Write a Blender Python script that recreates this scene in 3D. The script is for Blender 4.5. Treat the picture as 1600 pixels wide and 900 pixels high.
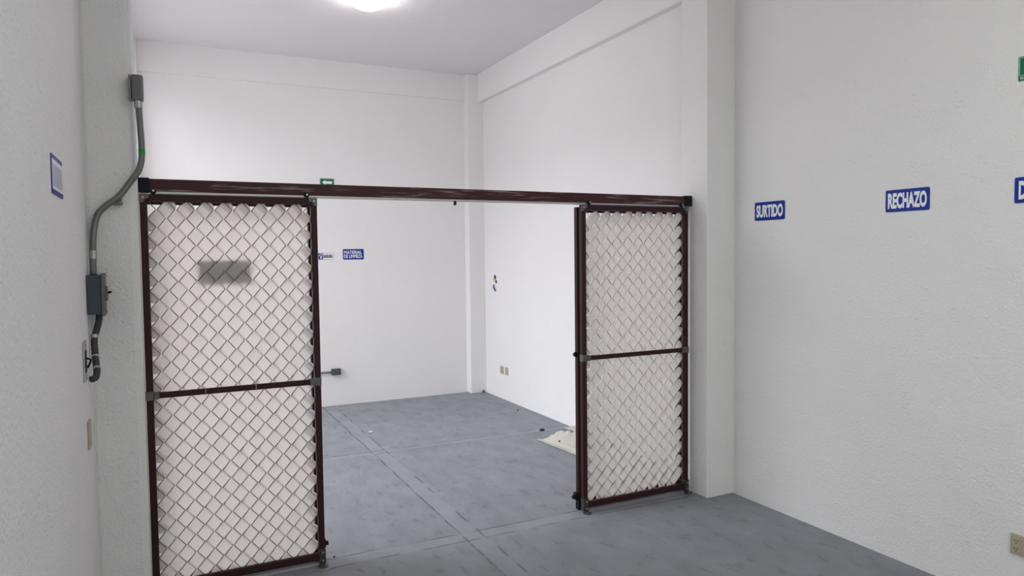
import bpy, bmesh, math, random
from mathutils import Vector, Matrix, noise
random.seed(7)
S = bpy.context.scene
C = S.collection
for o in list(bpy.data.objects):
    bpy.data.objects.remove(o)

# ------------------------------------------------------------------ camera
CAM_H = 1.6
cam_d = bpy.data.cameras.new('camera'); cam = bpy.data.objects.new('camera', cam_d); C.objects.link(cam)
F_PX, YAW, PITCH, ROLL = 1110.9, 0.456010, 0.0457079, -0.0115359
cam_d.sensor_width = 36.0; cam_d.lens = F_PX / 1600 * 36.0; cam_d.clip_start = 0.02
cy, sy, cp, sp, cr, sr = math.cos(YAW), math.sin(YAW), math.cos(PITCH), math.sin(PITCH), math.cos(ROLL), math.sin(ROLL)
fwd = Vector((sy*cp, cy*cp, -sp)); rt = Vector((cy, -sy, 0)); up = rt.cross(fwd)
r2 = cr*rt + sr*up; u2 = -sr*rt + cr*up
cam.matrix_world = Matrix(((r2.x, u2.x, -fwd.x, 0), (r2.y, u2.y, -fwd.y, 0), (r2.z, u2.z, -fwd.z, CAM_H), (0, 0, 0, 1)))
S.camera = cam

# ------------------------------------------------------------------ light
W = bpy.data.worlds.new('world'); S.world = W; W.use_nodes = True
bg = W.node_tree.nodes['Background']
bg.inputs[0].default_value = (1.0, 0.955, 0.975, 1); bg.inputs[1].default_value = 1.45

def area(name, loc, target, sx, sy_, power, col):
    l = bpy.data.lights.new(name, 'AREA'); l.shape = 'RECTANGLE'; l.size = sx; l.size_y = sy_
    l.energy = power; l.color = col
    o = bpy.data.objects.new(name, l); C.objects.link(o); o.location = loc
    o.rotation_euler = (Vector(target) - Vector(loc)).to_track_quat('-Z', 'Y').to_euler()
    return o
area('daylight_far_opening', (-6.5, 5.9, 6.6), (0.6, 5.7, 1.6), 9.0, 4.6, 960, (0.88, 0.94, 1.0))
area('fill_rear_doorway', (1.5, -3.1, 1.1), (1.5, 3, 1.1), 1.0, 2.0, 9, (0.98, 1.0, 0.98))  # added weak fill, set in the unseen rear doorway
area('fill_left_side', (-0.27, -1.6, 1.4), (3, -1.6, 1.2), 2.4, 2.4, 84, (0.98, 1.0, 0.985))  # added fill inside the solid left wall behind the camera, no window there
area('fill_near_overhead', (1.54, 1.0, 3.6), (1.54, 1.0, 0), 0.4, 0.4, 19, (0.98, 1.0, 0.985))  # added overhead fill for the near room, no lamp fixture here

S.view_settings.view_transform = 'Standard'; S.view_settings.look = 'None'
S.view_settings.exposure = 0.0; S.view_settings.gamma = 1.0; S.view_settings.use_curve_mapping = False

# ------------------------------------------------------------------ materials
def new_mat(name):
    m = bpy.data.materials.new(name); m.use_nodes = True
    nt = m.node_tree
    return m, nt, nt.nodes['Principled BSDF']

def simple(name, col, rough=0.6, metal=0.0, bump=0.0, bscale=60, vary=0.0, vscale=20):
    m, nt, b = new_mat(name)
    b.inputs['Base Color'].default_value = (*col, 1); b.inputs['Roughness'].default_value = rough
    b.inputs['Metallic'].default_value = metal
    tc = nt.nodes.new('ShaderNodeTexCoord')
    if bump:
        n = nt.nodes.new('ShaderNodeTexNoise'); n.inputs['Scale'].default_value = bscale; n.inputs['Detail'].default_value = 4
        nt.links.new(tc.outputs['Object'], n.inputs['Vector'])
        bp = nt.nodes.new('ShaderNodeBump'); bp.inputs['Strength'].default_value = bump; bp.inputs['Distance'].default_value = 0.002
        nt.links.new(n.outputs['Fac'], bp.inputs['Height']); nt.links.new(bp.outputs['Normal'], b.inputs['Normal'])
    if vary:
        n = nt.nodes.new('ShaderNodeTexNoise'); n.inputs['Scale'].default_value = vscale; n.inputs['Detail'].default_value = 5
        nt.links.new(tc.outputs['Object'], n.inputs['Vector'])
        mx = nt.nodes.new('ShaderNodeMix'); mx.data_type = 'RGBA'
        mx.inputs[6].default_value = (*[c*(1-vary) for c in col], 1); mx.inputs[7].default_value = (*[min(1, c*(1+vary)) for c in col], 1)
        nt.links.new(n.outputs['Fac'], mx.inputs[0]); nt.links.new(mx.outputs[2], b.inputs['Base Color'])
    return m

def stucco(name, col, strength, pits, scale=55):
    """painted cement render: fine grain, soft trowel waves and a scatter of small pits"""
    m, nt, b = new_mat(name); N = nt.nodes; L = nt.links
    b.inputs['Roughness'].default_value = 0.75
    g = N.new('ShaderNodeNewGeometry')
    def noise_(sc, det, rough=0.55, vec=None):
        n = N.new('ShaderNodeTexNoise'); n.inputs['Scale'].default_value = sc; n.inputs['Detail'].default_value = det
        n.inputs['Roughness'].default_value = rough
        L.new(vec or g.outputs['Position'], n.inputs['Vector']); return n
    fine = noise_(scale*1.9, 4, 0.6); broad = noise_(5.0, 4); blot = noise_(2.2, 3)
    mpv = N.new('ShaderNodeMapping'); mpv.inputs['Scale'].default_value = (1, 0.55, 1.25); L.new(g.outputs['Position'], mpv.inputs[0])
    vor = noise_(48, 3, 0.5, mpv.outputs[0])
    mr = N.new('ShaderNodeMapRange'); mr.inputs[1].default_value = 0.60; mr.inputs[2].default_value = 0.70
    mr.inputs[3].default_value = 0; mr.inputs[4].default_value = 1
    L.new(vor.outputs['Fac'], mr.inputs[0])
    # pits appear in patches
    pm = N.new('ShaderNodeMapRange'); pm.inputs[1].default_value = 0.48; pm.inputs[2].default_value = 0.62
    L.new(broad.outputs['Fac'], pm.inputs[0])
    pit = N.new('ShaderNodeMath'); pit.operation = 'MULTIPLY'; L.new(mr.outputs[0], pit.inputs[0]); L.new(pm.outputs[0], pit.inputs[1])
    a = N.new('ShaderNodeMath'); a.operation = 'MULTIPLY_ADD'; a.inputs[1].default_value = -pits
    L.new(pit.outputs[0], a.inputs[0]); L.new(fine.outputs['Fac'], a.inputs[2])
    a2 = N.new('ShaderNodeMath'); a2.operation = 'MULTIPLY_ADD'; a2.inputs[1].default_value = 2.4
    L.new(broad.outputs['Fac'], a2.inputs[0]); L.new(a.outputs[0], a2.inputs[2])
    bp = N.new('ShaderNodeBump'); bp.inputs['Strength'].default_value = strength; bp.inputs['Distance'].default_value = 0.005
    L.new(a2.outputs[0], bp.inputs['Height']); L.new(bp.outputs['Normal'], b.inputs['Normal'])
    mx = N.new('ShaderNodeMix'); mx.data_type = 'RGBA'
    mx.inputs[6].default_value = (*[c*0.97 for c in col], 1); mx.inputs[7].default_value = (*[c*1.02 for c in col], 1)
    L.new(blot.outputs['Fac'], mx.inputs[0]); L.new(mx.outputs[2], b.inputs['Base Color'])
    return m

WALL = (0.80, 0.795, 0.785)
m_wall = stucco('wall_paint', WALL, 1.0, 0.45, 42)
m_wall_far = stucco('wall_paint_smooth', (0.815, 0.805, 0.805), 0.4, 0.5, 40)
m_ceil = stucco('ceiling_paint', (0.78, 0.755, 0.77), 0.6, 0.2, 70)

def floor_mat():
    m, nt, b = new_mat('painted_concrete'); N = nt.nodes; L = nt.links
    b.inputs['Roughness'].default_value = 0.62
    g = N.new('ShaderNodeNewGeometry'); sep = N.new('ShaderNodeSeparateXYZ'); L.new(g.outputs['Position'], sep.inputs[0])
    def mth(op, a, b_=None, c=None):
        n = N.new('ShaderNodeMath'); n.operation = op
        for i, v in enumerate((a, b_, c)):
            if v is None: continue
            if isinstance(v, (int, float)): n.inputs[i].default_value = v
            else: L.new(v, n.inputs[i])
        return n.outputs[0]
    def nz(sc, det, sclv=(1, 1, 1)):
        mp = N.new('ShaderNodeMapping'); mp.inputs['Scale'].default_value = sclv; L.new(g.outputs['Position'], mp.inputs[0])
        n = N.new('ShaderNodeTexNoise'); n.inputs['Scale'].default_value = sc; n.inputs['Detail'].default_value = det
        L.new(mp.outputs[0], n.inputs['Vector']); return n.outputs['Fac']
    wob = mth('MULTIPLY', mth('SUBTRACT', nz(1.6, 3), 0.5), 0.05)
    wx = mth('ADD', sep.outputs['X'], wob); wy = mth('ADD', sep.outputs['Y'], wob)
    brk = nz(5.5, 4)
    def smooth(v, lo, hi, o0, o1):
        n = N.new('ShaderNodeMapRange'); n.interpolation_type = 'SMOOTHSTEP'
        n.inputs[1].default_value = lo; n.inputs[2].default_value = hi; n.inputs[3].default_value = o0; n.inputs[4].default_value = o1
        L.new(v, n.inputs[0]); return n.outputs[0]
    bands = []; lines = []
    for v, cen, hw in ((wx, 1.552, 0.056), (wy, 3.70, 0.055), (wy, 5.66, 0.045), (wy, 1.70, 0.05), (wy, -0.3, 0.05)):
        d = mth('ABSOLUTE', mth('SUBTRACT', v, cen))
        bands.append(smooth(d, hw-0.008, hw+0.004, 1, 0))
        e = mth('ABSOLUTE', mth('SUBTRACT', d, hw))
        lines.append(smooth(e, 0.001, 0.007, 1, 0))
    band = bands[0]; line = lines[0]
    for x in bands[1:]: band = mth('MAXIMUM', band, x)
    # at a crossing the smooth strip runs through: hide lines inside another band's core
    for x in lines[1:]: line = mth('MAXIMUM', line, x)
    line = mth('MULTIPLY', line, smooth(brk, 0.44, 0.56, 0.08, 1.0))
    # trowel scuffs: elongated noise, only off the strips
    sc1 = nz(16, 6, (1.0, 0.45, 1)); sc2 = nz(38, 5, (1, 0.6, 1)); blot = nz(1.7, 5); mid = nz(7, 5, (1, .6, 1))
    scuff = mth('MULTIPLY', smooth(sc1, 0.56, 0.68, 0, 1), mth('SUBTRACT', 1.0, band))
    # height
    h = mth('MULTIPLY_ADD', sc1, 1.1, mth('MULTIPLY', sc2, 0.6))
    h = mth('MULTIPLY', h, mth('MULTIPLY_ADD', band, -0.8, 1.0))
    h = mth('MULTIPLY_ADD', line, -1.6, h)
    bp = N.new('ShaderNodeBump'); bp.inputs['Strength'].default_value = 0.9; bp.inputs['Distance'].default_value = 0.005
    L.new(h, bp.inputs['Height']); L.new(bp.outputs['Normal'], b.inputs['Normal'])
    val = mth('MULTIPLY_ADD', blot, 0.22, 0.86)
    val = mth('MULTIPLY_ADD', mth('SUBTRACT', mid, 0.5), 0.55, val)
    val = mth('MULTIPLY_ADD', scuff, -0.20, val)
    val = mth('MULTIPLY_ADD', band, 0.09, val)
    val = mth('MULTIPLY_ADD', line, -0.50, val)
    vm = N.new('ShaderNodeVectorMath'); vm.operation = 'SCALE'; vm.inputs[0].default_value = (0.232, 0.245, 0.268)
    L.new(val, vm.inputs['Scale']); L.new(vm.outputs[0], b.inputs['Base Color'])
    return m
m_floor = floor_mat()

def maroon(name, scr, base=(0.034, 0.010, 0.012)):
    m, nt, b = new_mat(name); N = nt.nodes; L = nt.links
    b.inputs['Roughness'].default_value = 0.5; b.inputs['Specular IOR Level'].default_value = 0.22
    tc = N.new('ShaderNodeTexCoord'); mp = N.new('ShaderNodeMapping'); mp.inputs['Scale'].default_value = (3, 30, 45)
    L.new(tc.outputs['Object'], mp.inputs[0])
    n = N.new('ShaderNodeTexNoise'); n.inputs['Scale'].default_value = 1.0; n.inputs['Detail'].default_value = 7; n.inputs['Roughness'].default_value = 0.65
    L.new(mp.outputs[0], n.inputs['Vector'])
    r = N.new('ShaderNodeMapRange'); r.inputs[1].default_value = scr; r.inputs[2].default_value = scr+0.10; r.inputs[4].default_value = 0.6
    L.new(n.outputs['Fac'], r.inputs[0])
    mx = N.new('ShaderNodeMix'); mx.data_type = 'RGBA'
    mx.inputs[6].default_value = (*base, 1); mx.inputs[7].default_value = (0.34, 0.27, 0.26, 1)
    L.new(r.outputs[0], mx.inputs[0]); L.new(mx.outputs[2], b.inputs['Base Color'])
    return m
m_maroon = maroon('maroon_enamel', 0.80)
m_maroon_scr = maroon('maroon_enamel_scratched', 0.53, (0.056, 0.017, 0.019))
m_black = simple('black_plastic', (0.008, 0.009, 0.012), 0.5)
m_galv = simple('galvanised_steel', (0.42, 0.42, 0.41), 0.38, 0.85, vary=0.15)
m_wire = simple('galvanised_wire', (0.20, 0.20, 0.20), 0.35, 0.75)
m_bracket = simple('zinc_bracket', (0.13, 0.125, 0.115), 0.5, 0.6, vary=0.4, vscale=80)
m_dkbracket = simple('dark_bracket', (0.05, 0.05, 0.045), 0.45, 0.4, vary=0.4, vscale=80)
m_conduit = simple('grey_conduit_paint', (0.16, 0.165, 0.155), 0.38, 0.45)
m_boxgrey = simple('blue_grey_box_enamel', (0.050, 0.060, 0.068), 0.5, 0.1)
m_boxdk = simple('dark_grey_fitting', (0.14, 0.14, 0.137), 0.5, 0.4)
m_flex = simple('dark_flexible_conduit', (0.035, 0.034, 0.034), 0.6, bump=0.5, bscale=90)
m_green_tape = simple('green_tape', (0.01, 0.25, 0.05), 0.5)
m_beige = simple('beige_plastic', (0.44, 0.38, 0.26), 0.45)
m_beige_dk = simple('dark_slot', (0.05, 0.04, 0.03), 0.7)
m_white_pl = simple('white_sign_plastic', (0.80, 0.82, 0.84), 0.4)
m_blue = simple('blue_sign_plastic', (0.010, 0.034, 0.27), 0.35)
m_green = simple('green_sign_plastic', (0.01, 0.16, 0.075), 0.35)
m_ink = simple('black_ink', (0.03, 0.03, 0.03), 0.5)
m_grey_back = simple('grey_sign_back', (0.35, 0.36, 0.36), 0.5)
m_cloth = simple('canvas_cloth', (0.50, 0.48, 0.43), 0.9, bump=0.5, bscale=220, vary=0.08, vscale=9)
m_rubble = simple('dark_debris', (0.03, 0.028, 0.027), 0.9)
m_scrap = simple('white_scrap', (0.7, 0.7, 0.7), 0.8)
m_yellow = simple('pale_yellow_wire', (0.55, 0.52, 0.16), 0.5)
m_bluewire = simple('blue_wire', (0.05, 0.06, 0.2), 0.5)
for _m in (m_blue, m_green, m_black): _m.node_tree.nodes['Principled BSDF'].inputs['Specular IOR Level'].default_value = 0.15
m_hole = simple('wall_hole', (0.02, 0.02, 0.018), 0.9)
m_red = simple('red_label', (0.55, 0.02, 0.06), 0.5)
m_bluetape = simple('blue_tape', (0.02, 0.03, 0.35), 0.5)

def slat_mat():
    m = bpy.data.materials.new('translucent_white_slat'); m.use_nodes = True; nt = m.node_tree; N = nt.nodes; L = nt.links
    N.clear()
    out = N.new('ShaderNodeOutputMaterial')
    d = N.new('ShaderNodeBsdfPrincipled'); d.inputs['Base Color'].default_value = (0.78, 0.74, 0.70, 1); d.inputs['Roughness'].default_value = 0.5
    t = N.new('ShaderNodeBsdfTranslucent'); t.inputs['Color'].default_value = (0.92, 0.84, 0.82, 1)
    mix = N.new('ShaderNodeMixShader'); mix.inputs[0].default_value = 0.55
    L.new(d.outputs[0], mix.inputs[1]); L.new(t.outputs[0], mix.inputs[2]); L.new(mix.outputs[0], out.inputs[0])
    return m
m_slat = slat_mat()
def emis(name, col, s):
    m, nt, b = new_mat(name); b.inputs['Base Color'].default_value = (.9, .9, .9, 1)
    b.inputs['Emission Color'].default_value = (*col, 1); b.inputs['Emission Strength'].default_value = s
    return m
m_lamp = emis('lit_lamp_glass', (1.0, 0.94, 0.94), 36.0)

# ------------------------------------------------------------------ helpers
def link(name, bm, mat, parent=None, smooth=False, loc=None):
    me = bpy.data.meshes.new(name); bmesh.ops.recalc_face_normals(bm, faces=bm.faces[:]) if not smooth == 'raw' else None
    bm.to_mesh(me); bm.free(); me.materials.append(mat)
    if smooth:
        for p in me.polygons: p.use_smooth = True
    o = bpy.data.objects.new(name, me); C.objects.link(o)
    if parent: o.parent = parent; o.location = -parent.location
    if loc: o.location = loc
    return o
def box(bm, x0, x1, y0, y1, z0, z1, bev=0.0):
    v = [bm.verts.new(p) for p in ((x0,y0,z0),(x1,y0,z0),(x1,y1,z0),(x0,y1,z0),(x0,y0,z1),(x1,y0,z1),(x1,y1,z1),(x0,y1,z1))]
    fs = [bm.faces.new([v[i] for i in f]) for f in ((0,3,2,1),(4,5,6,7),(0,1,5,4),(1,2,6,5),(2,3,7,6),(3,0,4,7))]
    if bev:
        es = list({e for f in fs for e in f.edges})
        bmesh.ops.bevel(bm, geom=es, offset=bev, segments=2, affect='EDGES', profile=0.6)
    return bm
def B(*a, **k): return box(bmesh.new(), *a, **k)
def tube(bm, pts, r, n=10, caps=True):
    pts = [Vector(p) for p in pts]; rings = []
    prev = None
    for i, p in enumerate(pts):
        d = (pts[min(i+1, len(pts)-1)] - pts[max(i-1, 0)]).normalized()
        if prev is None:
            a = Vector((0, 0, 1)) if abs(d.z) < 0.9 else Vector((1, 0, 0))
            x = d.cross(a).normalized()
        else:
            x = (prev - d*prev.dot(d)).normalized()
        prev = x; y = d.cross(x); rr = r(i) if callable(r) else r
        rings.append([bm.verts.new(p + (x*math.cos(2*math.pi*k/n) + y*math.sin(2*math.pi*k/n))*rr) for k in range(n)])
    for a, b in zip(rings, rings[1:]):
        for k in range(n): bm.faces.new((a[k], a[(k+1) % n], b[(k+1) % n], b[k]))
    if caps: bm.faces.new(rings[0][::-1]); bm.faces.new(rings[-1])
    return bm
def smooth_path(P, n=8):
    P = [Vector(p) for p in P]; out = []
    for i in range(len(P)-1):
        p0, p1, p2, p3 = P[max(i-1, 0)], P[i], P[i+1], P[min(i+2, len(P)-1)]
        for k in range(n):
            t = k/n
            out.append(0.5*((2*p1) + (p2-p0)*t + (2*p0-5*p1+4*p2-p3)*t*t + (3*p1-p0-3*p2+p3)*t**3))
    out.append(P[-1]); return out
def thing(name, label, cat, loc=(0, 0, 0), group=None):
    o = bpy.data.objects.new(name, None); C.objects.link(o); o.location = loc; o.empty_display_size = 0.1
    o['label'] = label; o['category'] = cat
    if group: o['group'] = group
    bpy.context.view_layer.update(); return o
def tag(o, label, cat, group=None):
    o['label'] = label; o['category'] = cat
    if group: o['group'] = group
    return o
def struct(name, bm, mat, smooth=False):
    o = link(name, bm, mat, smooth=smooth); o['kind'] = 'structure'; return o

# ------------------------------------------------------------------ room shell
XL, XR, YB, ZC = -0.286, 3.37, 7.70, 3.68
YR = -3.2
struct('floor', B(XL-0.15, XR+0.15, YR, YB+0.15, -0.12, 0.0), m_floor)
struct('ceiling', B(XL-0.15, XR+0.15, YR, YB+0.15, ZC, ZC+0.12), m_ceil)
struct('wall_back', B(XL-0.15, XR+0.15, YB, YB+0.15, 0, ZC), m_wall_far)
bm = B(XR, XR+0.15, YR, 3.70, 0, ZC)
struct('wall_right', bm, m_wall)
struct('wall_right_far', B(XR, XR+0.15, 3.70, YB, 0, ZC), m_wall_far)
bm = B(XL-0.15, XL, YR, 3.95, 0, ZC)
struct('wall_left', bm, m_wall)
bm = B(XL-0.15, XL, 3.95, YB, 3.33, ZC); box(bm, XL-0.15, XL, 7.5, YB, 0, 3.33)
struct('wall_left_far', bm, m_wall_far)
# unseen wall behind the camera, doorway narrowed to cut light from the rear
bm = B(XL-0.15, 1.0, YR-0.15, YR, 0, ZC); box(bm, 2.0, XR+0.15, YR-0.15, YR, 0, ZC); box(bm, 1.0, 2.0, YR-0.15, YR, 2.1, ZC)
struct('wall_rear', bm, m_wall)
# pilasters, corner columns, beams
struct('trim_1', B(3.14, XR+0.02, 3.55, 3.80, 0, ZC, bev=0.008), m_wall)
struct('trim_2', B(XL-0.02, -0.091, 3.55, 3.80, 0, ZC, bev=0.03), m_wall)
struct('trim_3', B(3.175, XR+0.02, 7.58, YB+0.02, 0, ZC, bev=0.008), m_wall_far)
struct('trim_4', B(XL-0.02, -0.165, 7.60, YB+0.02, 0, ZC, bev=0.006), m_wall_far)
struct('trim_5', B(3.31, XR+0.02, 3.80, 7.58, 3.365, ZC), m_wall_far)
struct('trim_6', B(-0.165, 3.175, YB-0.024, YB+0.02, 3.39, ZC), m_wall_far)

# ------------------------------------------------------------------ gate
YG = 3.70                                    # front face of the fixed leaves
T = 0.031                                    # square tube size
def zig_mesh(x0, x1, z0, z1, yc, w=0.0815, h=0.0850, r=0.0023, slash=-0.0035, back=0.0020):
    """chain link: vertical spirals, each spanning half a diamond"""
    bm = bmesh.new(); n = int(round((x1-x0)/(w/2))); hw = (x1-x0)/n; m = int(round((z1-z0)/(h/2))); hh = (z1-z0)/m
    for c in range(n):
        pts = []
        for j in range(m+1):
            right = (j + c) % 2 == 0
            x = x0 + (c+1)*hw if right else x0 + c*hw
            # hooked bends at the nodes
            pts.append((x, j))
        P = []
        for k, (x, j) in enumerate(pts):
            z = z0 + j*hh
            sgn = 1 if x > x0 + (c+0.5)*hw else -1
            P.append((x - sgn*0.003, z, j))
        path = []
        for k in range(len(P)):
            x, z, j = P[k]
            path.append(Vector((x, yc, z)))
            if k+1 < len(P):
                x2, z2, _ = P[k+1]
                back_slash = x2 < x              # going up and to the left: the wire that crosses the slats
                off = (-0.0052 if c % 2 == 0 else back) if back_slash else slash
                for t in (0.18, 0.5, 0.82):
                    path.append(Vector((x+(x2-x)*t, yc + off*(1 if t == .5 else .85), z+(z2-z)*t)))
        tube(bm, path, r, 5)
    return bm, hw, hh, n, m
def slat_mesh(x0, x1, z0, z1, yc, hw, hh, n, m, seed, fill, inset=(0.012, 0.030, 0.012, 0.030)):
    """flat plastic strips woven bottom-left to top-right between the wires; inset = left,right,bottom,top"""
    rnd = random.Random(seed); bm = bmesh.new()
    d = Vector((hw, 0, hh)).normalized(); nrm = Vector((-d.z, 0, d.x))
    pitch = abs(Vector((0, 0, 2*hh)).dot(nrm)); half = pitch/2*fill
    off = 0.5*0  # centre lines pass midway between the '/' wires
    for c in range(-n-2, m+n+2):
        if c % 2: continue
        # line z = z0 + hh*((x-x0)/hw + c); '/' wires run where (j - i) is even
        def zx(x): return z0 + hh*((x-x0)/hw + c)
        def xz(z): return x0 + hw*((z-z0)/hh - c)
        li, ri, bi, ti = inset
        a = max(x0+li, xz(z0+bi)); b = min(x1-ri, xz(z1-ti))
        if b - a < 0.01: continue
        A = Vector((a, yc, zx(a))); Bv = Vector((b, yc, zx(b))); Ln = (Bv-A).length
        A = A + nrm*rnd.uniform(-.002, .002); ang = rnd.uniform(-.006, .006)/max(Ln, .2)*.3
        e0 = rnd.uniform(-.006, .010); e1 = rnd.uniform(-.006, .008)
        if abs(A.z - z0) < 0.03: e0 = rnd.uniform(-.016, .022)
        s0, s1 = -e0, Ln + e1
        # stations: rounded tip, then ~5 per cell
        st = []
        rc = half*0.85
        for k in range(5):
            th = k/5*math.pi/2; st.append((s0 - rc*math.cos(th)*1.0, half*max(0.10, math.sin(th)**0.8)))
        ns = max(3, int((s1-s0)/0.012))
        for k in range(ns+1): st.append((s0 + (s1-s0)*k/ns, half))
        for k in range(4, -1, -1):
            th = k/5*math.pi/2; st.append((s1 + rc*math.cos(th)*1.0, half*max(0.10, math.sin(th)**0.8)))
        # ends folded back behind the strip: two layers of plastic near each tip
        for sa, sb, sg in ((s0 - rc*0.8, s0 + rnd.uniform(.020, .030), 1), (s1 - rnd.uniform(.012, .024), s1 + rc*0.8, -1)):
            fr = []
            for k in range(5):
                s = sa + (sb-sa)*k/4; tipd = (s - (s0-rc)) if sg > 0 else ((s1+rc) - s)
                wd = half*min(1, math.sqrt(max(0.05, 1-(1-min(1, tipd/rc))**2)))*0.97
                p = A + d*s; u = (p.x - x0)/hw
                fr.append([bm.verts.new(p + nrm*(wd*q + ang*s) + Vector((0, 0.0030+0.0022*math.cos(math.pi*(u-0.5)), 0))) for q in (-1, 0, 1)])
            for r1, r2_ in zip(fr, fr[1:]):
                for k in range(2): bm.faces.new((r1[k], r1[k+1], r2_[k+1], r2_[k]))
        rows = []; lean = rnd.uniform(-.0016, .0016)
        for s, wd in st:
            p = A + d*s
            u = (p.x - x0)/hw
            y = 0.0022*math.cos(math.pi*(u-0.5)) + 0.0004*math.sin(s*70+c)      # behind the front wires, before the back ones
            row = []
            for q in (-1, -.5, 0, .5, 1):
                bulge = 0.0016*(q*q)
                row.append(bm.verts.new(p + nrm*(wd*q + ang*s) + Vector((0, y + bulge + lean*q, 0))))
            rows.append(row)
        for r1, r2_ in zip(rows, rows[1:]):
            for k in range(4): bm.faces.new((r1[k], r1[k+1], r2_[k+1], r2_[k]))
    return bm

def leaf(name, label, x0, x1, y, z0, z1, seed, mesh=True, group=None, foot=True):
    t = thing(name, label, 'gate', ((x0+x1)/2, y+T/2, 0), group)
    link('post', B(x0, x0+T, y, y+T, 0.012, z1, bev=0.003), m_maroon, t)
    link('post', B(x1-T, x1, y, y+T, 0.012, z1, bev=0.003), m_maroon, t)
    link('top_rail', B(x0+T, x1-T, y, y+T, z1-T-.002, z1, bev=0.003), m_maroon, t)
    link('bottom_rail', B(x0+T, x1-T, y, y+T, 0.028, 0.028+0.038, bev=0.003), m_maroon, t)
    if mesh:
        link('middle_rail', B(x0+T, x1-T, y-0.004, y+0.007, 0.950, 0.978, bev=0.002), m_maroon, t)
        a, b, c, d = x0+T-0.004, x1-T+0.004, 0.058, z1-T+0.004
        ym = y + 0.0185
        bmw, hw, hh, n, m = zig_mesh(a, b, c, d, ym, r=0.0023 if seed == 3 else 0.0019, slash=-0.0030 if seed == 3 else 0.003, back=0.0020)
        link('wire_mesh', bmw, m_wire, t, smooth=True)
        so = link('slat_weave', slat_mesh(a, b, c, d, ym, hw, hh, n, m, seed, 0.965 if seed == 3 else 0.885), m_slat, t, smooth='raw')
    return t
def corner_bracket(t, x, z, sx, sz, y):
    """mitred zinc corner plate, arms pointing (sx, sz)"""
    bm = bmesh.new(); s = 0.040; w = 0.022
    P = [(0, 0), (s, 0), (s, w*.8), (w, w*1.15), (w*.8, s), (0, s)]
    f = [bm.verts.new((x+sx*a, y-0.0025, z+sz*b)) for a, b in P]; k = [bm.verts.new((x+sx*a, y+0.004, z+sz*b)) for a, b in P]
    bm.faces.new(f); bm.faces.new(k[::-1])
    for i in range(6): bm.faces.new((f[i], k[i], k[(i+1) % 6], f[(i+1) % 6]))
    o = link('corner_plate', bm, m_bracket, t); 
    bm = bmesh.new(); cx, cz = x+sx*0.016, z+sz*0.016
    tube(bm, [(cx, y-0.007, cz), (cx, y-0.002, cz)], 0.005, 8); b = link('bolt', bm, m_galv, o); b.location = (0, 0, 0)
def clamp(t, xc, z, y, s):
    bm = B(xc-0.017, xc+0.017, y-0.005, y+T+0.002, z-0.021, z+0.021, bev=0.003)
    box(bm, xc+s*0.017 if s > 0 else xc-0.040, xc+0.040 if s > 0 else xc-0.017, y-0.007, y+0.008, z-0.017, z+0.017, bev=0.002)
    link('rail_clamp', bm, m_bracket, t)
def foot(t, xc, y):
    bm = B(xc-0.017, xc+0.018, y-0.006, y+T+0.001, 0.012, 0.090, bev=0.003)
    o = link('foot_bracket', bm, m_dkbracket, t)
    for z in (0.03, 0.072):
        bm = bmesh.new(); tube(bm, [(xc+0.002, y-0.012, z), (xc+0.002, y-0.005, z)], 0.006, 8)
        b = link('bolt', bm, m_galv); b.parent = o
    bm = bmesh.new(); tube(bm, [(xc+.002, y-0.012, 0.0), (xc+.002, y-0.012, 0.006)], 0.026, 14)
    tube(bm, [(xc+.002, y-0.014, 0.006), (xc+.002, y-0.014, 0.012)], 0.008, 6)
    link('foot_plate', bm, m_bracket, t)

LX0, LX1, RX0, RX1 = -0.088, 0.714, 2.291, 3.112
gl = leaf('gate_leaf', 'maroon chain-link gate leaf with woven white slats, standing beside the left pillar', LX0, LX1, YG, 0.0, 1.903, 3)
gr = leaf('gate_leaf', 'narrower-looking maroon chain-link gate leaf with woven white slats, against the right pilaster', RX0, RX1, YG, 0.0, 1.903, 11)
for t, a, b in ((gl, LX0, LX1), (gr, RX0, RX1)):
    corner_bracket(t, a-0.001, 1.904, 1, -1, YG); corner_bracket(t, b+0.001, 1.904, -1, -1, YG)
    clamp(t, a+T/2, 0.964, YG, 1); clamp(t, b-T/2, 0.964, YG, -1)
    foot(t, a+T/2, YG); foot(t, b-T/2, YG)
# wire ties on the left middle rail
for x in (0.165, 0.395):
    bm = bmesh.new(); tube(bm, [(x, YG-0.006, 0.946), (x+.002, YG-0.0065, 0.964), (x, YG-0.006, 0.982), (x, YG+0.009, 0.984)], 0.0022, 6); link('wire_tie', bm, m_galv, gl)
bl = leaf('sliding_gate', 'bare maroon frame parked just behind the left slatted leaf', LX0, LX1-0.004, YG+0.066, 0.0, 1.893, 5, mesh=False)
br = leaf('sliding_gate', 'bare maroon frame parked just behind the right slatted leaf', RX0+0.004, RX1, YG+0.066, 0.0, 1.893, 6, mesh=False)
def latch(t, x, y, z, s):
    bm = B(min(x, x+s*0.022), max(x, x+s*0.022), y-0.004, y+0.03, z-0.022, z+0.022, bev=0.004)
    tube(bm, [(x+s*0.022, y+0.012, z-0.004), (x+s*0.036, y+0.012, z-0.004)], 0.012, 10)
    link('latch', bm, m_black, t)
latch(bl, LX1-0.004, YG+0.066, 0.088, 1); latch(br, RX0+0.004, YG+0.066, 0.088, -1)
bm = B(RX0-0.008, RX0+0.005, YG+0.07, YG+0.09, 0.965, 0.995, bev=.002); tube(bm, [(RX0-0.016, YG+.08, .98), (RX0-.007, YG+.08, .98)], 0.010, 10); link('pull_knob', bm, m_black, br)
for t, x in ((bl, LX1-0.02), (br, RX0+0.02)):
    bm = B(x-0.018, x+0.018, YG+0.062, YG+0.066+T+.003, 0.0, 0.075, bev=0.004); link('foot_cap', bm, m_black, t)
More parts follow.
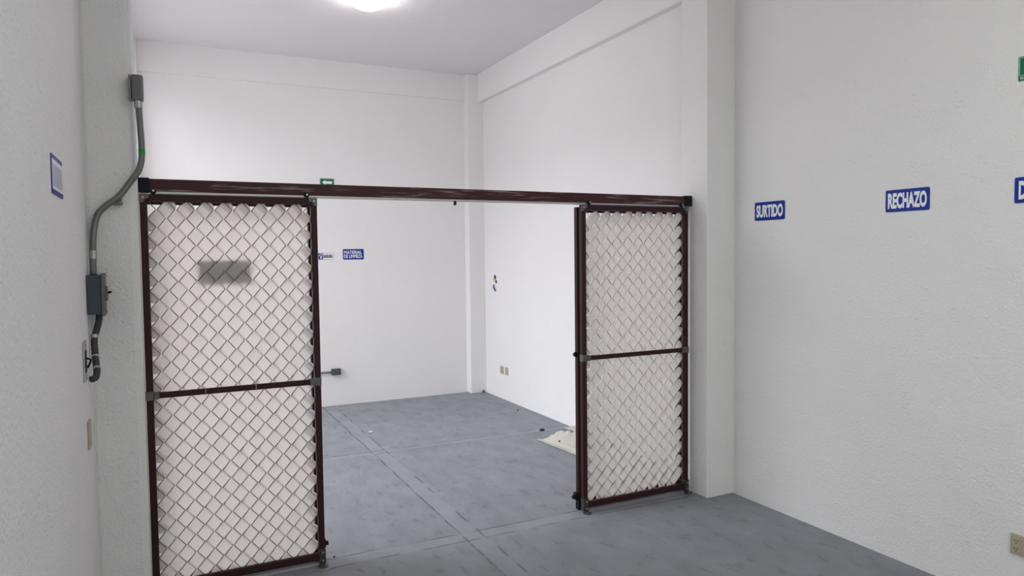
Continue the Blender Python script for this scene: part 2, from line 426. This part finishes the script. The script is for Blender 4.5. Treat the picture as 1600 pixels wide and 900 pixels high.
for t, x in ((bl, LX0+0.016), (br, RX1-0.016)):
    bm = B(x-0.018, x+0.018, YG+0.064, YG+0.066+T+.003, 0.0, 0.05, bev=0.004); link('foot_cap', bm, m_black, t)
bm = B(LX0+0.036, LX0+0.056, YG+0.063, YG+0.065, 1.752, 1.792); link('red_label', bm, m_red, bl)['label'] = 'small red label'
bm = B(LX0+0.030, LX0+0.056, YG+0.060, YG+0.064, 0.985, 1.013, bev=.001); link('blue_tape', bm, m_bluetape, bl)['label'] = 'strip of blue tape'

# small sign on the far side of the left leaf (we see its back through the slats)
t = tag(link('plate_sign', B(0.147, 0.385, YG+0.0275, YG+0.0295, 1.478, 1.594, bev=0.001), m_grey_back), 'grey rectangular plate hung behind the slats of the left gate leaf', 'sign')

# overhead rail
rail = thing('gate_rail', 'scratched maroon steel rail spanning above the gate between the two pillars', 'rail', (1.5, YG+0.03, 1.94))
link('tube', B(-0.06, 3.09, YG-0.002, YG+0.060, 1.914, 1.974, bev=0.005), m_maroon_scr, rail)
link('track_lip', B(-0.045, 3.078, YG-0.001, YG+0.058, 1.906, 1.9145), m_galv, rail)
link('end_cap', B(-0.0905, -0.044, YG-0.008, YG+0.064, 1.910, 1.978, bev=0.004), m_black, rail)
link('end_cap', B(3.080, 3.139, YG-0.008, YG+0.064, 1.910, 1.978, bev=0.004), m_black, rail)
link('stop', B(1.470, 1.481, YG+0.01, YG+0.03, 1.884, 1.908, bev=0.002), m_black, rail)
for x in (-0.030, 0.662, 2.340, 3.050):
    bm = bmesh.new(); tube(bm, [(x, YG-0.016, 1.9155), (x, YG-0.012, 1.9155), (x, YG-0.002, 1.9155)], lambda i: (0.009, 0.0135, 0.0135)[i], 14)
    o = link('roller', bm, m_black, rail)
    bm = bmesh.new(); tube(bm, [(x+.001, YG-0.0195, 1.918), (x+.001, YG-0.015, 1.918)], 0.0055, 8); link('bolt', bm, m_galv, o).location = (0, 0, 0)

# ------------------------------------------------------------------ lettering
def text_mesh(body, width, height, bold=0.012, depth=0.0006):
    cu = bpy.data.curves.new('t', 'FONT'); cu.body = body; cu.size = 1; cu.offset = bold; cu.extrude = 0.001
    cu.space_line = 0.82; cu.align_x = 'CENTER'; cu.resolution_u = 4
    o = bpy.data.objects.new('t', cu); C.objects.link(o); bpy.context.view_layer.update()
    me = bpy.data.meshes.new_from_object(o.evaluated_get(bpy.context.evaluated_depsgraph_get()))
    bpy.data.objects.remove(o)
    xs = [v.co.x for v in me.vertices]; ys = [v.co.y for v in me.vertices]
    cx, cy_ = (min(xs)+max(xs))/2, (min(ys)+max(ys))/2; fx = width/(max(xs)-min(xs)); fy = height/(max(ys)-min(ys))
    for v in me.vertices: v.co = Vector(((v.co.x-cx)*fx, (v.co.y-cy_)*fy, v.co.z/0.001*depth/2))
    return me
def add_text(parent, body, M, width, height, mat, bold=0.012, name='lettering'):
    me = text_mesh(body, width, height, bold); me.transform(M); me.materials.append(mat)
    o = bpy.data.objects.new(name, me); C.objects.link(o); o.parent = parent; return o
def plate(bm, w, h, t, r=0.008):
    """rounded plate in local x (right), y (up), z (out)"""
    pts = []
    for sx, sy2, a0 in ((1, 1, 0), (-1, 1, 90), (-1, -1, 180), (1, -1, 270)):
        for k in range(5):
            a = math.radians(a0 + k*22.5); pts.append((sx*(w/2-r)+r*math.cos(a), sy2*(h/2-r)+r*math.sin(a)))
    f = [bm.verts.new((x, y, t)) for x, y in pts]; b = [bm.verts.new((x, y, 0)) for x, y in pts]
    bm.faces.new(f); bm.faces.new(b[::-1])
    for i in range(len(f)): bm.faces.new((f[i], b[i], b[(i+1) % len(f)], f[(i+1) % len(f)]))
    return bm
def frame_on(wall, u, z):
    """local (x right, y up, z out) -> world, for a plate centred at u along the wall, height z"""
    if wall == 'right': return Vector((XR, u, z)), Matrix(((0, 0, -1), (-1, 0, 0), (0, 1, 0))).to_4x4()
    if wall == 'back':  return Vector((u, YB, z)), Matrix(((1, 0, 0), (0, 0, -1), (0, 1, 0))).to_4x4()
    if wall == 'left':  return Vector((XL, u, z)), Matrix(((0, 0, 1), (1, 0, 0), (0, 1, 0))).to_4x4()
def sign(name, label, wall, u, z, w, h, mat, rim=None, r=0.008, tilt=0, group=None):
    loc, M = frame_on(wall, u, z)
    t = thing(name, label, 'sign', loc, group); t.matrix_world = Matrix.Translation(loc) @ M @ Matrix.Rotation(tilt, 4, 'Z')
    def part(nm, bm, m): 
        o = link(nm, bm, m); o.parent = t; return o
    part('plate', plate(bmesh.new(), w, h, 0.003, r), mat)
    return t, part
def tx(x, y, z=0.0034): return Matrix.Translation((x, y, z))

t, part = sign('wall_sign', 'blue sign reading SURTIDO on the right wall, nearest the pilaster', 'right', 3.249, 1.857, 0.240, 0.114, m_blue)
add_text(t, 'SURTIDO', tx(0, 0), 0.212, 0.078, m_white_pl, 0.045)
t, part = sign('wall_sign', 'blue sign reading RECHAZO in the middle of the right wall', 'right', 2.346, 1.856, 0.235, 0.112, m_blue)
add_text(t, 'RECHAZO', tx(0, 0), 0.208, 0.080, m_white_pl, 0.045)
t, part = sign('wall_sign', 'blue sign starting with D, cut by the right edge of the photo', 'right', 1.724, 1.859, 0.238, 0.112, m_blue)
add_text(t, 'DE', tx(-0.0735, 0), 0.056, 0.080, m_white_pl, 0.045)
t, part = sign('wall_sign', 'blue sign reading MATERIAL DE LIMPIEZA on the back wall', 'back', 1.862, 1.633, 0.226, 0.112, m_blue)
add_text(t, 'MATERIAL', tx(-0.004, 0.021), 0.196, 0.037, m_white_pl, 0.022)
add_text(t, 'DE LIMPIEZA', tx(-0.002, -0.022), 0.200, 0.037, m_white_pl, 0.022)
# left wall sign, seen at a grazing angle
t, part = sign('wall_sign', 'faded blue sign on the left wall, seen almost edge-on', 'left', 2.598, 1.858, 0.250, 0.118, m_blue)
part('white_panel', plate(bmesh.new(), 0.236, 0.090, 0.0034, 0.004), m_white_pl)['label'] = 'pale panel of illegible lettering'
bm = bmesh.new()
for i in range(8):
    x = -0.100 + i*0.0265; box(bm, x, x+0.009, -0.036, 0.030, 0.0034, 0.0038)
part('lettering', bm, simple('faded_blue_ink', (0.16, 0.20, 0.36), 0.5))
# BASURA sign: white plate, blue square with a hand dropping litter
t, part = sign('wall_sign', 'small white sign reading BASURA with a blue pictogram, on the back wall', 'back', 1.566, 1.6145, 0.160, 0.071, simple('grey_sign_edge', (0.35, 0.36, 0.37), .5), r=0.002)
part('white_panel', plate(bmesh.new(), 0.155, 0.066, 0.0034, 0.002), m_white_pl)
o = part('pictogram_panel', plate(bmesh.new(), 0.047, 0.064, 0.0038, 0.002), m_blue); o.location.x = -0.054
bm = bmesh.new()
tube(bm, smooth_path([(-0.068, 0.004, .0042), (-0.062, 0.020, .0042), (-0.046, 0.024, .0042), (-0.036, 0.016, .0042)], 4), 0.0030, 6)
tube(bm, smooth_path([(-0.064, 0.006, .0042), (-0.052, -0.002, .0042), (-0.046, 0.006, .0042), (-0.038, 0.004, .0042)], 4), 0.0030, 6)
box(bm, -0.060, -0.044, -0.026, -0.006, 0.0038, 0.0044)
part('pictogram', bm, m_white_pl)
add_text(t, 'BASURA', tx(0.024, 0, 0.0038), 0.096, 0.036, m_ink, 0.045)
# evacuation signs
def evac(label, wall, u, z):
    t, part = sign('evacuation_sign', label, wall, u, z, 0.150, 0.104, m_green, r=0.003)
    bm = bmesh.new()
    w, h, s = 0.142, 0.096, 0.0016
    for a in ((-w/2, w/2, h/2-s, h/2), (-w/2, w/2, -0.030, -0.030+s), (-w/2, -w/2+s, -0.030, h/2), (w/2-s, w/2, -0.030, h/2)): box(bm, a[0], a[1], a[2], a[3], 0.003, 0.0036)
    part('border', bm, m_white_pl)
    bm = bmesh.new()
    P = [(-0.052, 0.010), (-0.020, 0.036), (-0.020, 0.024), (0.052, 0.024), (0.052, -0.004), (-0.020, -0.004), (-0.020, -0.016)]
    f = [bm.verts.new((x, y, .0038)) for x, y in P]; k = [bm.verts.new((x, y, .003)) for x, y in P]
    bm.faces.new(f); bm.faces.new(k[::-1])
    for i in range(7): bm.faces.new((f[i], k[i], k[(i+1) % 7], f[(i+1) % 7]))
    part('arrow', bm, m_white_pl)
    add_text(t, 'RUTA DE EVACUACIÓN', tx(0, -0.0395, 0.0036), 0.132, 0.0125, m_white_pl, 0.012)
evac('green evacuation sign with white left arrow, on the back wall just above the rail', 'back', 1.597, 2.389)
evac('green evacuation sign with white left arrow, high on the right wall at the photo edge', 'right', 1.762, 2.383)

# ------------------------------------------------------------------ lamp
lamp = thing('ceiling_lamp', 'lit round white glass ceiling lamp with metal clips', 'lamp', (1.54, 5.69, ZC))
bm = bmesh.new(); N_ = 40; rings = []
prof = [(0.0, -0.098), (0.045, -0.096), (0.088, -0.085), (0.128, -0.066), (0.156, -0.042), (0.166, -0.018)]
for r, z in prof[1:]:
    rings.append([bm.verts.new((1.54+r*math.cos(2*math.pi*k/N_), 5.69+r*math.sin(2*math.pi*k/N_), ZC+z)) for k in range(N_)])
c = bm.verts.new((1.54, 5.69, ZC-0.098))
for k in range(N_): bm.faces.new((c, rings[0][k], rings[0][(k+1) % N_]))
for a, b in zip(rings, rings[1:]):
    for k in range(N_): bm.faces.new((a[k], b[k], b[(k+1) % N_], a[(k+1) % N_]))
link('glass_shade', bm, m_lamp, lamp, smooth=True)
bm = bmesh.new(); tube(bm, [(1.54, 5.69, ZC-0.022), (1.54, 5.69, ZC-0.0005)], 0.156, 40); link('base', bm, m_white_pl, lamp)
for k in range(3):
    a = math.radians(-60 + 120*k); ca, sa = math.cos(a), math.sin(a)
    bm = bmesh.new(); tube(bm, smooth_path([(1.54+r*ca, 5.69+r*sa, ZC+z) for r, z in ((0.171, -0.006), (0.173, -0.022), (0.161, -0.046), (0.132, -0.069))], 3), 0.0035, 6)
    link('clip', bm, m_galv, lamp)

def screw(parent, p, q, r, mat=None, nm='screw'):
    bm = bmesh.new(); tube(bm, [p, q], r, 8); return link(nm, bm, mat or m_galv, parent)
# ------------------------------------------------------------------ left pillar electrics
sw = thing('switch_box', 'blue-grey metal switch box in the corner beside the left pillar', 'switch box', (-0.26, 3.44, 1.46))
link('body', B(XL+0.0005, -0.232, 3.395, 3.515, 1.375, 1.538, bev=0.003), m_boxgrey, sw)
link('cover', B(-0.2325, -0.222, 3.385, 3.525, 1.368, 1.545, bev=0.002), m_bracket, sw)
o = link('switch', B(-0.223, -0.212, 3.43, 3.475, 1.43, 1.49, bev=0.002), m_boxdk, sw)
bm = bmesh.new(); tube(bm, [(-0.214, 3.452, 1.462), (-0.200, 3.440, 1.466)], 0.005, 8); link('toggle', bm, m_black, o).location = (0, 0, 0)
bm = bmesh.new()
bm.free()
for y, z in ((3.40, 1.38), (3.51, 1.38), (3.40, 1.533), (3.51, 1.533)): screw(sw, (-0.2225, y, z), (-0.218, y, z), 0.004)

YC = 3.515
cd = thing('conduit', 'bent grey steel conduit climbing from the switch box up the left pillar', 'pipe', (-0.2, YC, 1.8))
P = smooth_path([(-0.264, 3.47, 1.538), (-0.2635, 3.475, 1.60), (-0.262, 3.49, 1.68), (-0.256, 3.51, 1.745), (-0.240, YC, 1.80), (-0.205, YC, 1.838), (-0.160, YC, 1.875), (-0.110, YC, 1.945), (-0.084, YC, 1.985), (-0.070, YC, 2.03), (-0.067, YC, 2.09), (-0.0695, YC, 2.17), (-0.074, YC, 2.28)], 6)
bm = bmesh.new(); tube(bm, P, 0.0132, 14); link('pipe', bm, m_conduit, cd, smooth=True)
def ring(parent, p, q, r, mat, nm):
    bm = bmesh.new(); tube(bm, [p, q], r, 14); return link(nm, bm, mat, parent)
ring(cd, (-0.263, 3.477, 1.605), (-0.2625, 3.482, 1.640), 0.0155, m_galv, 'coupling')
ring(cd, (-0.0735, YC, 2.258), (-0.075, YC, 2.290), 0.017, m_galv, 'coupling')
ring(cd, (-0.0672, YC, 2.058), (-0.0672, YC, 2.082), 0.0138, m_green_tape, 'green_tape')
bm = B(-0.186, -0.150, YC+.004, 3.5505, 1.838, 1.866, bev=0.002); tube(bm, [(-0.156, YC+0.012, 1.846), (-0.156, 3.55, 1.846)], 0.009, 8)
tube(bm, [(-0.156, YC-0.004, 1.846), (-0.156, YC+.012, 1.846)], 0.005, 6)
link('strap_clamp', bm, m_conduit, cd)

jb = thing('junction_box', 'dark grey metal junction box at the upper edge of the left pillar, atop the conduit', 'junction box', (-0.08, 3.52, 2.34))
link('body', B(-0.100, -0.052, 3.492, 3.548, 2.287, 2.400, bev=0.012), m_boxdk, jb, smooth=False)
link('cover', B(-0.1085, -0.1005, 3.495, 3.5495, 2.290, 2.397, bev=0.003), m_conduit, jb)

fx = thing('flexible_conduit', 'short dark flexible conduit hanging below the switch box', 'pipe', (-0.26, 3.45, 1.25))
P = smooth_path([(-0.247, 3.46, 1.376), (-0.249, 3.455, 1.345), (-0.259, 3.45, 1.305), (-0.267, 3.44, 1.27), (-0.266, 3.43, 1.22), (-0.262, 3.41, 1.17), (-0.258, 3.39, 1.145), (-0.262, 3.37, 1.118), (-0.280, 3.36, 1.112)], 6)
bm = bmesh.new(); tube(bm, P, lambda i: 0.0125 + (0.0012 if i % 2 else 0), 12); link('hose', bm, m_flex, fx, smooth=True)
ring(fx, (-0.2665, 3.443, 1.290), (-0.267, 3.441, 1.276), 0.0145, m_galv, 'clamp')
ring(fx, (-0.2655, 3.427, 1.205), (-0.264, 3.422, 1.192), 0.0145, m_galv, 'clamp')
ring(fx, (-0.260, 3.40, 1.157), (-0.2585, 3.393, 1.148), 0.0150, m_galv, 'clamp')

ob = thing('wall_box', 'open metal wall box with dark opening where the flexible conduit ends', 'junction box', (XL, 3.20, 1.21))
link('rim', B(XL+0.0002, XL+0.006, 3.155, 3.255, 1.130, 1.285, bev=0.002), m_galv, ob)
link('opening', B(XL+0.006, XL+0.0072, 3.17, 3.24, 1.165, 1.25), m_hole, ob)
for z in (1.275, 1.14): screw(ob, (XL+0.006, 3.205, z), (XL+0.010, 3.205, z), .004)
bm = bmesh.new(); tube(bm, smooth_path([(XL+.007, 3.2, 1.22), (XL+.022, 3.21, 1.21), (XL+.01, 3.23, 1.18)], 4), 0.004, 6)
link('wire', bm, m_black, ob)

# beige plates
bp_ = thing('blank_plate', 'small beige blank cover plate low on the left wall by the pillar', 'wall plate', (XL, 3.26, 0.91))
link('plate', B(XL+.0002, XL+0.008, 3.222, 3.300, 0.852, 0.964, bev=0.003), m_beige, bp_)
for z in (0.94, 0.876): screw(bp_, (XL+0.007, 3.261, z), (XL+0.010, 3.261, z), .003)

def outlet(label, y0, y1, z0, z1, depth=0.010, mods=True, group=None):
    yc = (y0+y1)/2; zc = (z0+z1)/2; h = z1-z0
    t = thing('wall_outlet', label, 'outlet', (XR, yc, zc), group)
    link('plate', B(XR-depth, XR-0.0002, y0, y1, z0, z1, bev=0.0025), m_beige, t)
    if mods:
        for s in (1, -1):
            z = zc + s*h*0.20; o = link('socket', B(XR-depth-0.002, XR-depth+.0005, yc-0.014, yc+0.014, z-h*.15, z+h*.15, bev=0.001), m_beige, t)
            bm = bmesh.new(); xx = XR-depth-0.002
            box(bm, xx-0.0005, xx+0.0003, yc-0.0075, yc-0.0050, z-0.002, z+0.007); box(bm, xx-0.0005, xx+0.0003, yc+0.0050, yc+0.0075, z-0.002, z+0.007)
            tube(bm, [(xx-0.0006, yc, z-0.008), (xx+.0003, yc, z-0.008)], 0.003, 8); link('slots', bm, m_beige_dk, o).location = (0, 0, 0)
    return t
o = outlet('beige double outlet low on the right wall at the photo corner', 1.725, 1.826, 0.247, 0.338, 0.012, False)
link('socket_frame', B(XR-0.0145, XR-0.0118, 1.782, 1.816, 0.258, 0.327, bev=0.001), m_beige, o)
for z in (0.310, 0.274):
    s_ = link('socket', B(XR-0.016, XR-0.0142, 1.785, 1.813, z-0.014, z+0.014, bev=0.0008), m_beige, o); bm = bmesh.new(); xx = XR-0.016
    box(bm, xx-.0004, xx+.0003, 1.7915, 1.7945, z-.001, z+.008); box(bm, xx-.0004, xx+.0003, 1.8035, 1.8065, z-.001, z+.008); tube(bm, [(xx-.0004, 1.799, z-.007), (xx+.0003, 1.799, z-.007)], .0032, 8)
    link('slots', bm, m_beige_dk, s_).location = (0, 0, 0)
link('blank_insert', B(XR-0.0145, XR-0.0118, 1.735, 1.768, 0.258, 0.327, bev=0.001), m_beige, o)
outlet('beige duplex outlet on the far right wall, the one nearer the corner', 7.105, 7.180, 0.283, 0.367)
t = thing('blank_plate', 'plain beige blank plate on the far right wall, beside the duplex outlet', 'wall plate', (XR, 7.02, 0.33))
link('plate', B(XR-0.008, XR-0.0002, 6.985, 7.055, 0.283, 0.368, bev=0.0025), m_beige, t)
for z in (0.345, 0.305): screw(t, (XR-0.010, 7.02, z), (XR-0.007, 7.02, z), .003)

# back wall surface outlet with conduit
t = thing('surface_outlet', 'dark grey surface-mounted double outlet low on the back wall', 'outlet', (1.64, YB, 0.37))
link('body', B(1.594, 1.690, YB-0.045, YB-0.0002, 0.338, 0.402, bev=0.004), m_boxgrey, t)
for x in (1.618, 1.655):
    o = link('socket', B(x-0.014, x+0.014, YB-0.049, YB-0.0445, 0.350, 0.390, bev=0.002), m_boxdk, t)
    bm = B(x-0.006, x-0.003, YB-0.0496, YB-0.0488, 0.362, 0.376); box(bm, x+0.003, x+0.006, YB-0.0496, YB-0.0488, 0.362, 0.376); link('slots', bm, m_black, o).location = (0, 0, 0)
bm = bmesh.new(); tube(bm, [(XL+0.02, YB-0.016, 0.368), (1.594, YB-0.016, 0.368)], 0.009, 10); tag(link('conduit', bm, m_conduit), 'thin grey conduit running along the back wall to the surface outlet', 'pipe')

# hole with loose wires
t = thing('wire_hole', 'broken hole in the far right wall with loose black and yellow wires', 'hole', (XR, 7.29, 1.33))
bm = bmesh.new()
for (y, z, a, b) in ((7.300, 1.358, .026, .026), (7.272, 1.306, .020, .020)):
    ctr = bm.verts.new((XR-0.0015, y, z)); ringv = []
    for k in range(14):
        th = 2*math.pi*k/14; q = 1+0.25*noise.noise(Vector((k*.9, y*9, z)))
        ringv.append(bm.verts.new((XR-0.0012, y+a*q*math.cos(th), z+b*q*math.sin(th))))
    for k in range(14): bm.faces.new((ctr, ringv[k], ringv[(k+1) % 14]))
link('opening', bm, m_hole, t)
bm = bmesh.new(); tube(bm, smooth_path([(XR-.001, 7.335, 1.335), (XR-.02, 7.31, 1.332), (XR-.012, 7.275, 1.322)], 4), 0.006, 6); link('yellow_wire', bm, m_yellow, t)
bm = bmesh.new(); tube(bm, smooth_path([(XR-.001, 7.33, 1.272), (XR-.018, 7.31, 1.245), (XR-.015, 7.295, 1.225), (XR-.006, 7.283, 1.200)], 4), 0.008, 6); tag(link('wire_bundle', bm, m_bluewire), 'short dark blue wire end hanging below the hole in the far right wall', 'wire')

# ------------------------------------------------------------------ floor bits
def cloth_bm(x0, x1, y0, y1, hfun, nx=48, ny=72, edge=None):
    bm = bmesh.new(); g = []
    for i in range(nx+1):
        row = []
        for j in range(ny+1):
            u, v = i/nx, j/ny; x = x0+(x1-x0)*u; y = y0+(y1-y0)*v
            dx, dy = edge(u, v) if edge else (0, 0)
            row.append(bm.verts.new((x+dx, y+dy, 0.004+max(0, hfun(u, v)))))
        g.append(row)
    for i in range(nx):
        for j in range(ny): bm.faces.new((g[i][j], g[i+1][j], g[i+1][j+1], g[i][j+1]))
    r = bmesh.ops.extrude_face_region(bm, geom=bm.faces[:])
    for v in [e for e in r['geom'] if isinstance(e, bmesh.types.BMVert)]: v.co.z += 0.0025
    return bm
def hcloth(u, v):
    # u: 0 = edge towards the doorway side, 1 = towards the wall; v: 0 near, 1 far
    hem = max(0.0, min(1.0, (u-0.16)/0.10))
    f = 0
    for cu_, cv, a, s, ang in ((0.42, 0.70, .105, .11, .5), (0.60, 0.62, .080, .09, -.3), (0.62, 0.40, .100, .10, .9), (0.35, 0.40, .045, .05, 1.4), (0.72, 0.78, .05, .09, 0.2), (0.40, 0.18, .06, .08, .8), (0.48, 0.30, .07, .05, .3)):
        du, dv = u-cu_, v-cv; p = du*math.cos(ang)+dv*math.sin(ang); q = -du*math.sin(ang)+dv*math.cos(ang)
        f += a*math.exp(-(p/s)**2 - (q/(s*2.3))**2)
    n = noise.noise(Vector((u*5, v*9, 3.1))); f += 0.045*abs(n) + 0.034*(0.5-abs(noise.noise(Vector((u*9, v*16, 1)))))
    edgef = min(1, (1-u)/0.15, (1-v)/0.08 if v > .5 else 1)
    step = 0.018*math.exp(-((u-0.19)/0.04)**2)
    return (f*hem + step)*max(0, edgef)
def ecloth(u, v):
    # slant: far end narrows to a tip at the doorway side
    return ((0.10*(1-v) if False else 0.075*(1-v)) + 0.010*noise.noise(Vector((v*6, 0, u))), -0.10*u*v + 0.015*noise.noise(Vector((u*5, 7, v*3))))
tag(link('drop_cloth', cloth_bm(2.862, 3.155, 4.45, 5.385, hcloth, edge=ecloth), m_cloth, smooth=True), 'crumpled off-white canvas cloth on the floor behind the right gate leaf', 'cloth')
tag(link('folded_cloth', cloth_bm(3.25, 3.355, 5.30, 5.58, lambda u, v: 0.018+0.008*noise.noise(Vector((u*4, v*6, 5))), 14, 20), m_cloth, smooth=True), 'small flat pale cloth against the far right wall, behind the crumpled one', 'cloth')
def lump(name, label, x, y, z, r, mat, cat='chip', sq=(1, 1, .6), group=None):
    bm = bmesh.new(); bmesh.ops.create_icosphere(bm, subdivisions=2, radius=r)
    for v in bm.verts:
        v.co *= 1+0.45*noise.noise(v.co/r*1.3+Vector((x*7, y*5, 0))); v.co = Vector((v.co.x*sq[0]+x, v.co.y*sq[1]+y, v.co.z*sq[2]+z))
    zm = min(v.co.z for v in bm.verts)
    for v in bm.verts: v.co.z += z - zm
    return tag(link(name, bm, mat), label, cat, group)
lump('stone_chip', 'small dark chip on the floor near the tip of the crumpled cloth', 3.06, 5.65, 0.0, 0.016, m_rubble, sq=(1.6, 1, .7))
lump('stone_chip', 'tiny dark crumb on the floor close to the far right wall', 3.24, 6.50, 0.0, 0.010, m_rubble)
lump('stone_chip', 'dark chip resting on the crumpled cloth', 2.955, 5.13, 0.026, 0.016, m_rubble, sq=(1.5, 1, .6))
lump('stone_chip', 'dark pebble on the floor beside the foot of the left gate leaf', 0.775, 3.775, 0.0, 0.006, m_rubble)
lump('paper_scrap', 'small pale scrap on the floor in the far room', 1.655, 6.34, 0.0, 0.014, m_scrap, 'scrap', (1.5, 1, .5))
lump('plaster_crumb', 'dark crumbled plaster in the far right corner at floor level', 3.325, 7.568, 0.0, 0.013, simple('grey_plaster_crumb', (.12, .12, .12), .9), 'crumb', (1.3, .4, 1.1))
